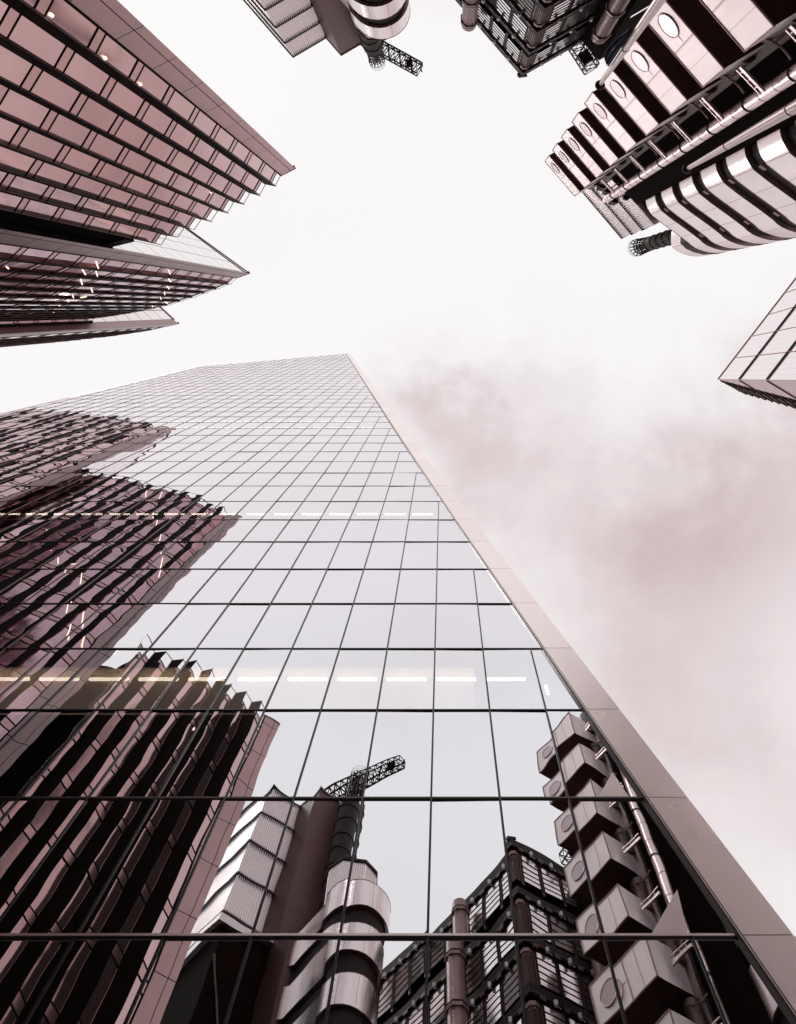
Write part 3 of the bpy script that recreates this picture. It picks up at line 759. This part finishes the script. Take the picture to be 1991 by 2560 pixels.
poly2 = [Vector(((x + 2035.4) * s8, (y - 1991.4) * s8)) for x, y in z8] + [Vector(p) for p in ((20.95, -4.35), (21.45, -5.0), (21.5, -5.9), (21.0, -6.9), (19.8, -8.0), (17.6, -9.3), (16.5, -9.55), (15.6, -9.3), (14.95, -8.75), (14.66, -8.4))]
def refine(poly, keep=()):                      # Chaikin corner cutting, once, for rounder ends
    o = []
    for i in range(len(poly)):
        a, b_ = poly[i], poly[(i + 1) % len(poly)]
        o.append(a + (b_ - a) * 0.25); o.append(a + (b_ - a) * 0.75)
    return o
p2 = refine(poly2)
ringtower(p2, 56.1, 8, wh=2.55, gap=1.43)
bul = [Vector(p) for p in poly2[5:15]] + [Vector((18.6, -7.6)), Vector((17.6, -6.2))]
b = MB(); b.prism(refine(bul), 57.5, 60.1); o = b.build('steel_ring', M['steel'], steel, smooth=True)
b = MB(); b.prism([v_ * 0.985 + Vector((.25, -.05)) for v_ in bul], 56.1, 57.6); b.build('ring_gap', M['frame'], steel)
# small square lamps at the two folds of every dark band
for k in range(0, 11):
    h = 56.1 - 2.55 - 0.75 - 3.98 * k
    for p, dd in ((Vector((15.09, -6.62)), Vector((.8, .57))), (Vector((17.45, -4.9)), Vector((.8, .57)))):
        nn = Vector((-dd.y, dd.x)).normalized(); c = p + nn * -0.02
        b = MB(); b.prism([c - dd * 0.17, c + dd * 0.17, c + dd * 0.17 + nn * -0.1, c - dd * 0.17 + nn * -0.1], h - 0.17, h + 0.2); b.build('band_light', M['capital'], steel)

# ---- the main block with glazed floors: corner Q
Q = W(1304.9, 191.5, 60.1)
A2 = (W(1201.8, 72.9, 60.1) - Q).normalized(); A1 = (W(1430.5, 119.9, 60.1) - Q).normalized()
def outn(d, other):
    n_ = Vector((-d.y, d.x)); return -n_ if n_.dot(other) > 0 else n_
OA2, OA1 = outn(A2, A1), outn(A1, A2)
L2_, L1_ = 17.6, 6.4
def inset(p2_, p1_, i): return Q + A2 * (p2_) + A1 * (p1_) - OA2 * 0 - OA1 * 0
b = MB(); i_ = 0.5
b.prism([Q + A2 * i_ + A1 * i_, Q + A1 * L1_ + A2 * i_, Q + A1 * L1_ + A2 * L2_, Q + A1 * i_ + A2 * L2_], -1.6, 59.4); block = b.build('main_block', M['dark'], steel)
spot0 = None
floors = 13
for k in range(floors):
    hs_ = 54.3 - 4.0 * (k - 1)                 # top slab first: roof at 58.6-60.1
    if k == 0: lo, hi, pr = 59.1, 60.1, 0.0
    else: lo, hi, pr = hs_, hs_ + 0.85, 0.03
    s = MB(); s.prism([Q + A2 * pr + A1 * pr, Q + A1 * L1_ + A2 * pr, Q + A1 * L1_ + A2 * L2_, Q + A1 * pr + A2 * L2_], lo, hi)
    slab = s.build('floor_slab', M['frame'], steel)
    e = MB(); e.bar(Q + A2 * pr, Q + A2 * L2_, lo + 0.12, lo + 0.2, 0.05, 0); e.bar(Q + A1 * pr, Q + A1 * L1_, lo + 0.12, lo + 0.2, 0.05, 0)
    e.build('slab_edge', M['bronze'], slab)
    # glazing below this slab
    gt = lo - 0.35; gb = gt - 2.55
    for d, other, on, ln in ((A2, A1, OA2, L2_), (A1, A2, OA1, L1_)):
        st = 0.72; bay = 1.62
        x = st; i = 0
        while x + bay < ln + 0.05:
            a = Q + other * 0.07 + d * (x + 0.09); c = Q + other * 0.07 + d * (x + bay - 0.09)
            nm = 'pane' if not (d is A1 and (k > 0 and (i * 7 + k * 3) % 5 == 0)) else 'pane_dark'
            if d is A2 and (i * 5 + k * 3) % 7 == 6: nm = 'pane_dark'
            if k > 3 and d is A1 and i < 3: nm = 'pane_dark'
            p_ = MB(); p_.wall(a, c, gb, gt); win = p_.build('window', M[nm], steel)
            f_ = MB()
            for j in range(6):
                z = gb + (gt - gb) * j / 5; f_.bar(a + on * 0.012, c + on * 0.012, z - 0.035, z + 0.035, 0.03)
            for e_ in (a, c): f_.prism([e_ - d * 0.05 + on * 0.05, e_ + d * 0.05 + on * 0.05, e_ + d * 0.05 - on * 0.03, e_ - d * 0.05 - on * 0.03], gb - 0.1, gt + 0.15)
            f_.build('window_frame', M['frame'], win)
            # bracket post + fixing knobs between bays
            c2 = Q + other * 0.06 + d * x
            g_ = MB(); g_.prism([c2 - d * 0.09, c2 + d * 0.09, c2 + d * 0.09 - on * 0.25, c2 - d * 0.09 - on * 0.25], gb - 0.5, gt + 0.5)
            g_.prism([c2 - d * 0.2 + on * .2, c2 + d * 0.2 + on * .2, c2 + d * 0.12 - on * 0.1, c2 - d * 0.12 - on * 0.1], gt + 0.02, gt + 0.3)
            g_.build('bay_post', M['bronze'], win)
            if (i + k) % 1 == 0:
                sp_ = Q - other * 0.16 + d * (x + bay * 0.5)
                if spot0 is None:
                    m_ = MB(); m_.tube((sp_.x, sp_.y, gt + 0.05), (sp_.x, sp_.y, gt + 0.40), 0.11, 10, r2=0.13)
                    m_.tube((sp_.x, sp_.y, gt + 0.15), (sp_.x - on.x * .4, sp_.y - on.y * .4, gt + 0.1), 0.03, 5)
                    spot0 = m_.build('floodlight', M['lamp_white'], steel); s_org = (sp_.x, sp_.y, gt)
                else:
                    copy_part(spot0, steel, gt - s_org[2], (sp_.x - s_org[0], sp_.y - s_org[1]))
            x += bay; i += 1
    # corner column segment with its capital
    cc = Q + (A1 + A2).normalized() * 0.50
    oc = [cc + Vector((math.cos(a), math.sin(a))) * 0.40 for a in (R(22.5 + 45 * i) for i in range(8))]
    m_ = MB(); m_.prism([cc + A1 * .26 - A2 * .26, cc + A1 * .26 + A2 * .26, cc - A1 * .26 + A2 * .26, cc - A1 * .26 - A2 * .26], lo - 3.1, lo - 0.65)
    for t in (-.16, 0, .16):
        for dd, oo in ((A1, A2), (A2, A1)): c = cc + dd * t - oo * .28; m_.tube((c.x, c.y, lo - 3.1), (c.x, c.y, lo - .65), 0.03, 5)
    col_ = m_.build('corner_column', M['bronze'], steel)
    m_ = MB(); m_.prism([cc + (p - cc) * 0.8 for p in oc], lo - 0.95, lo - 0.75); m_.prism(oc, lo - 0.75, lo - 0.45); m_.build('capital', M['capital'], col_)

# corner cap on the roof
b = MB(); c = Q + (A1 + A2).normalized() * 0.15; b.prism([c - A1 * .25, c - A2 * .25 + A1 * .3, c + A2 * .35 + A1 * .35, c + A2 * .3 - A1 * .2], 60.1, 60.5); b.build('corner_cap', M['frame'], steel)
# ---- brown cylinders
def bigpipe(c, top, r, dome=True):
    n = 26; b = MB(); ring = lambda h, rr: [(c.x + rr * math.cos(2 * math.pi * i / n), c.y + rr * math.sin(2 * math.pi * i / n), h) for i in range(n)]
    prof = [(-1.6, r), (top, r)]
    if dome: prof += [(top + r * .5 * math.sin(a), r * math.cos(a)) for a in (R(30), R(55), R(75), R(88))]
    rs = [ring(h, rr) for h, rr in prof]
    for A_, B_ in zip(rs, rs[1:]):
        for i in range(n): b.face([A_[i], A_[(i + 1) % n], B_[(i + 1) % n], B_[i]])
    b.face(rs[-1])
    o = b.build('round_column', M['pipe'], steel, smooth=True)
    h = top - 0.75
    while h > 0:
        j = MB(); kk = MB()
        oc = [c + Vector((math.cos(a), math.sin(a))) * (r + .09) for a in (R(22.5 + 45 * i) for i in range(8))]
        j.prism(oc, h - 0.16, h); kk.prism([c + (p - c) * 1.06 for p in oc], h - 0.45, h - 0.2); h -= 4.0
        j.build('column_joint', M['frame'], o); kk.build('column_collar', M['pipe'], o)
bigpipe(W(1172.5, 62.5, 58.6), 58.4, 0.56)
b = MB(); c = W(1172.5, 62.5, 58.6); c2 = Q + A2 * 5.0
bigpipe(W(1498, 92, 51.5), 51.5, 0.50, False)
# dark lift block behind the right column, with a pale panel
bl = Vector((11.75, -18.75))
b = MB(); b.prism([bl, bl + D2 * 3.2, bl + D2 * 3.2 + D1 * 5, bl + D1 * 5], -1.6, 59.0); b.build('lift_block', M['dark'], steel)
b = MB(); b.wall(bl + D1 * 0.4 + N1 * .03, bl + D1 * 1.6 + N1 * .03, 40, 46); b.build('pale_panel', M['pane'], steel)
b = MB(); b.wall(bl + D1 * 0.5 + N1 * .03, bl + D1 * 1.9 + N1 * .03, 50.6, 51.0); b.build('pale_panel', M['pane'], steel)
# low entrance canopies seen only in the mirror
b = MB(); c = Q + A2 * 13 + OA2 * 1.6
for hh in (33.0, 29.5):
    pr = None
    for i in range(9):
        a = R(-80 + 20 * i); p = (c.x + OA2.x * 1.4 * math.cos(a) + A2.x * 2.2 * math.sin(a), c.y + OA2.y * 1.4 * math.cos(a) + A2.y * 2.2 * math.sin(a), hh)
        if pr: b.tube(pr, p, 0.16, 8, cap=False)
        pr = p
b.build('curved_rail', M['duct'], steel)

# ================================================================== roof cranes, gantry, flagpoles, flag
def truss(p, q, wdt, hgt, nseg, r, mb):
    p, q = Vector(p), Vector(q); d = (q - p); u = d.normalized(); sd_ = Vector((-u.y, u.x, 0)).normalized() * wdt / 2; up = Vector((0, 0, hgt))
    cs = [lambda t, s=s, k=k: p + d * t + sd_ * s + up * k for s in (-1, 1) for k in (0, 1)]
    for c in cs: mb.tube(c(0), c(1), r * 1.7, 6)
    for i in range(nseg + 1):
        t = i / nseg
        mb.tube(cs[0](t), cs[2](t), r, 5); mb.tube(cs[1](t), cs[3](t), r, 5); mb.tube(cs[0](t), cs[1](t), r, 5); mb.tube(cs[2](t), cs[3](t), r, 5)
        if i < nseg:
            t2_ = (i + 1) / nseg
            a, b_ = (0, 2) if i % 2 else (2, 0)
            mb.tube(cs[a](t), cs[b_](t2_), r, 5); mb.tube(cs[a + 1](t), cs[b_ + 1](t2_), r, 5)
            mb.tube(cs[0](t), cs[1](t2_), r, 5); mb.tube(cs[3](t), cs[2](t2_), r, 5); mb.tube(cs[b_](t), cs[a](t2_), r * .8, 5)
def mast(root, c, base, top, rb, rr):
    b = MB(); b.tube((c.x, c.y, base), (c.x, c.y, top - 5.0), rb, 18); m_ = b.build('mast', M['frame'], root, smooth=True)
    z = base + 1.5
    while z < top - 5: h = MB(); h.ring(c, z, rb + 0.03, 0.06, 20); h.build('mast_hoop', M['bronze'], m_); z += 2.0
    k = MB(); nb = 14
    for i in range(nb):
        a = 2 * math.pi * i / nb; ca, sa = math.cos(a), math.sin(a)
        k.tube((c.x + rb * .8 * ca, c.y + rb * .8 * sa, top - 5), (c.x + rr * ca * .9, c.y + rr * sa * .9, top - 1.0), 0.06, 5)
        k.tube((c.x + .15 * ca, c.y + .15 * sa, top - 1.0), (c.x + rr * ca, c.y + rr * sa, top - 1.0), 0.045, 5)
        k.tube((c.x + rr * ca, c.y + rr * sa, top - 1.0), (c.x + rr * ca, c.y + rr * sa, top), 0.012, 4)
    for z, R_, t in ((top - 1, rr, .035), (top - 1, rr * .6, .025), (top, rr, .016), (top - .5, rr, .012), (top - 3, rr * .85, .06), (top - 2.2, rr * .88, .05), (top - 4, rr * .8, .06), (top - 5, rb * .9, .05)): k.ring(c, z, R_, t, 28)
    k.build('ladder_cage', M['frame'], root)
    s = MB(); s.tube((c.x, c.y, top - 5), (c.x, c.y, top - .9), 0.22, 10); s.prism([c + Vector((-.3, -.2)), c + Vector((.25, -.3)), c + Vector((.35, .2)), c + Vector((-.2, .3))], top - 3.6, top - 2.4); s.build('slewing_head', M['frame'], root)
cm = W(944, 156, 81.0)
crane = thing('roof_crane', 'black lattice crane with its jib swung out beside the steel stair tower roof', 'crane', (cm.x, cm.y, 63))
mast(crane, cm, 59.2, 81.0, 0.95, 0.82)
ja = (W(866, 56, 84) + W(870, 92, 84)) / 2; jb = (W(1059.2, 164.2, 84) + W(1040.8, 185.4, 84)) / 2
b = MB(); truss((ja.x, ja.y, 83.2), (jb.x, jb.y, 83.2), 1.25, 1.1, 13, 0.05, b)
u = (jb - ja).normalized(); 
b.build('jib', M['frame'], crane)
b = MB(); jm = ja + (jb - ja) * 0.42
b.tube((cm.x, cm.y, 78), (jm.x, jm.y, 83.3), 0.14, 8); b.tube((cm.x + .5, cm.y, 77), (jm.x + .7, jm.y + .4, 83.3), 0.09, 8); b.tube((cm.x - .5, cm.y, 77), (jm.x - .7, jm.y - .4, 83.3), 0.09, 8)
tr = ja + (jb - ja) * 0.86; b.prism([tr + Vector((-.4, -.3)), tr + Vector((.3, -.4)), tr + Vector((.4, .3)), tr + Vector((-.3, .4))], 83.3, 83.9)
b.tube((jb.x, jb.y, 82.9), (jb.x + .25, jb.y + .3, 83.6), .08, 6)
b.build('trolley', M['frame'], crane)
cm2 = W(1590.7, 619.6, 80.0)
c_ = thing('roof_mast', 'black caged mast rising beside the wide rounded steel stair tower', 'mast', (cm2.x, cm2.y, 60))
mast(c_, cm2, 59, 80.0, 0.62, 0.86)
ga = thing('roof_gantry', 'small dark lattice gantry overhanging the glazed corner block roof', 'gantry', (10.7, -20, 60))
b = MB(); truss((10.45, -20.9, 61.2), (11.75, -18.9, 61.2), 1.15, 0.9, 5, 0.035, b); b.build('lattice_frame', M['bronze'], ga)
b = MB(); p, q = Vector((10.9, -20.2)), Vector((11.45, -19.35)); b.bar(p, q, 61.25, 61.35, 0.9); b.build('deck', M['frame'], ga)

def flagpole(top, h, r0, r1, label):
    o = thing('flagpole', label, 'flagpole', (top.x, top.y, 0), 'flagpoles in front of the steel building')
    b = MB(); b.tube((top.x, top.y, -1.6), (top.x, top.y, h), r1, 16, r2=r0); s = b.build('pole', M['pole'], o, smooth=True)
    for z, in ((h - 3.0,), (h - 6.5,), (h - 10.5,)):
        j = MB(); rr = r1 + (r0 - r1) * (z + 1.6) / (h + 1.6); j.ring(top, z, rr + .002, 0.012, 18); j.build('pole_joint', M['seam'], s)
    f_ = MB(); n = 16
    for i in range(6):
        a0, a1 = R(-90 + 30 * i), R(-60 + 30 * i); rr = 0.145
        for k in range(n):
            t0, t1 = 2 * math.pi * k / n, 2 * math.pi * (k + 1) / n
            P_ = lambda a, t: (top.x + rr * math.cos(a) * math.cos(t), top.y + rr * math.cos(a) * math.sin(t), h + 0.13 + rr * math.sin(a))
            f_.face([P_(a0, t0), P_(a0, t1), P_(a1, t1), P_(a1, t0)])
    f_.build('finial', M['frame'], o, smooth=True)
    return o
fp1 = W(1503, 209, 22.0)
flagpole(fp1, 22.0, 0.055, 0.30, 'white flagpole with black finial, in front of the portholed pods')
fp2 = W(1722, 419.5, 22.0)
flagpole(fp2, 22.0, 0.06, 0.30, 'white flagpole with black finial, in front of the rounded banded stair tower')
# limp flag hanging on the first pole
b = MB(); rows, cols_ = 26, 12
base = W(1528, 130, 20.0)
def fpt(i, j):
    t, s = i / rows, j / cols_
    hh = 20.6 - 2.6 * t
    wv = 0.05 * math.sin(s * 16 + t * 3) * (0.3 + s) 
    out_ = 0.05 + s * (0.10 + 0.22 * math.sin(math.pi * min(1, t * 1.1)) + 0.03 * math.sin(t * 9))
    d = Vector((-0.86, -0.42)); n_ = Vector((-d.y, d.x))
    rr = 0.30 + (0.055 - 0.30) * (hh + 1.6) / 23.6
    p = fp1 + d * (out_ + rr * 0.6) + n_ * wv
    return (p.x, p.y, hh - 0.15 * s)
for i in range(rows):
    for j in range(cols_): b.face([fpt(i, j), fpt(i, j + 1), fpt(i + 1, j + 1), fpt(i + 1, j)])
fl = b.build('flag', M['flag'], smooth=True)
fl['label'] = 'limp navy blue flag with a small orange crest, hanging from a flagpole'; fl['category'] = 'flag'
b = MB()
for (i, j) in ((11, 6), (12, 6), (12, 7), (13, 6), (13, 7), (14, 7), (11, 7)):
    q = [fpt(i, j), fpt(i, j + 1), fpt(i + 1, j + 1), fpt(i + 1, j)]
    b.face([(x + 0.012, y - 0.02, z) for x, y, z in q]); b.face([(x - 0.012, y + 0.02, z) for x, y, z in q])
b.build('crest', M['crest'], fl)

# ================================================================== wedge tower at the right edge
wt = thing('wedge_tower', 'pale wedge-shaped glass tower with a sloping face divided by dark frame lines', 'skyscraper', (110, 10, 0))
H = 215.0
p0 = W(1795.7, 948.4, H); P0 = Vector((p0.x, p0.y, H))
dn = Vector((-286.4, -172.6, -1948.0)) / 1948.0                        # down the sloping face, per metre of height
al = Vector((1, -1.298, 0)).normalized()
def fpnt(s, t): return P0 + al * s + dn * t
b = MB()
for k in range(7):
    for j in range(8):
        s0, s1 = j * 7.5, (j + 1) * 7.5; q = [fpnt(s0, k * 25.2), fpnt(s1, k * 25.2), fpnt(s1, (k + 1) * 25.2), fpnt(s0, (k + 1) * 25.2)]
        b.face(q, [(0.2 + s0, k * 25.2), (0.2 + s1, k * 25.2), (0.2 + s1, (k + 1) * 25.2), (0.2 + s0, (k + 1) * 25.2)])
b.build('sloping_face', M['wedge'], wt)
nf = al.cross(dn).normalized()
if nf.dot(-P0) < 0: nf = -nf
M['mega'] = mat('mega_frame', (0.06, 0.025, 0.03), 0.4, 0.4)
M['thin'] = mat('thin_frame', (0.42, 0.22, 0.22), 0.4, 0.5)
for k in range(0, 7):
    b = MB(); r_ = 0.26 if k else 0.14
    b.tube(fpnt(0, k * 25.2) + nf * .1, fpnt(60, k * 25.2) + nf * .1, r_, 6); b.build('mega_frame', M['mega'] if k else M['thin'], wt)
for j in range(0, 9):
    b = MB(); b.tube(fpnt(j * 7.5, 0) + nf * .06, fpnt(j * 7.5, 176) + nf * .06, 0.09, 6); b.build('ladder_frame', M['thin'], wt)
b = MB(); t = 176.0
sl = P0 + dn * t; b.face([tuple(P0), tuple(sl), (P0.x, P0.y, sl.z)], [(0, H), (10, H - t), (40, H - t)]); b.build('side_wall', M['wedge_side'], wt)
sd2 = Vector((1, 0.53)).normalized()
for k in (1, 2, 3, 4, 5):
    z = H - 25.2 * k; e = P0 + dn * 25.2 * k; b = MB(); b.tube(e, (P0.x, P0.y, z), 0.32, 6); b.build('mega_frame', M['mega'], wt)
nn = Vector((sd2.y, -sd2.x)); nn = nn if nn.dot(-p0) > 0 else -nn
bk = p0 + sd2 * 8.2
b = MB(); b.prism([p0, bk, bk + al.xy * 50, p0 + al.xy * 50], 0, H - 0.1); b.build('north_core', M['dark'], wt)
b = MB(); z = H - 2
while z > 90:
    b.bar(p0 - nn * -0.15, bk - nn * -0.15, z - .18, z + .18, 0.3); z -= 4.2
    a_, c_2 = p0 + sd2 * 1.5 + nn * .3, p0 + sd2 * 6 + nn * .3
    b.tube((a_.x, a_.y, z), (c_2.x, c_2.y, z + 4), 0.18, 5)
b.build('core_lattice', M['concrete'], wt)
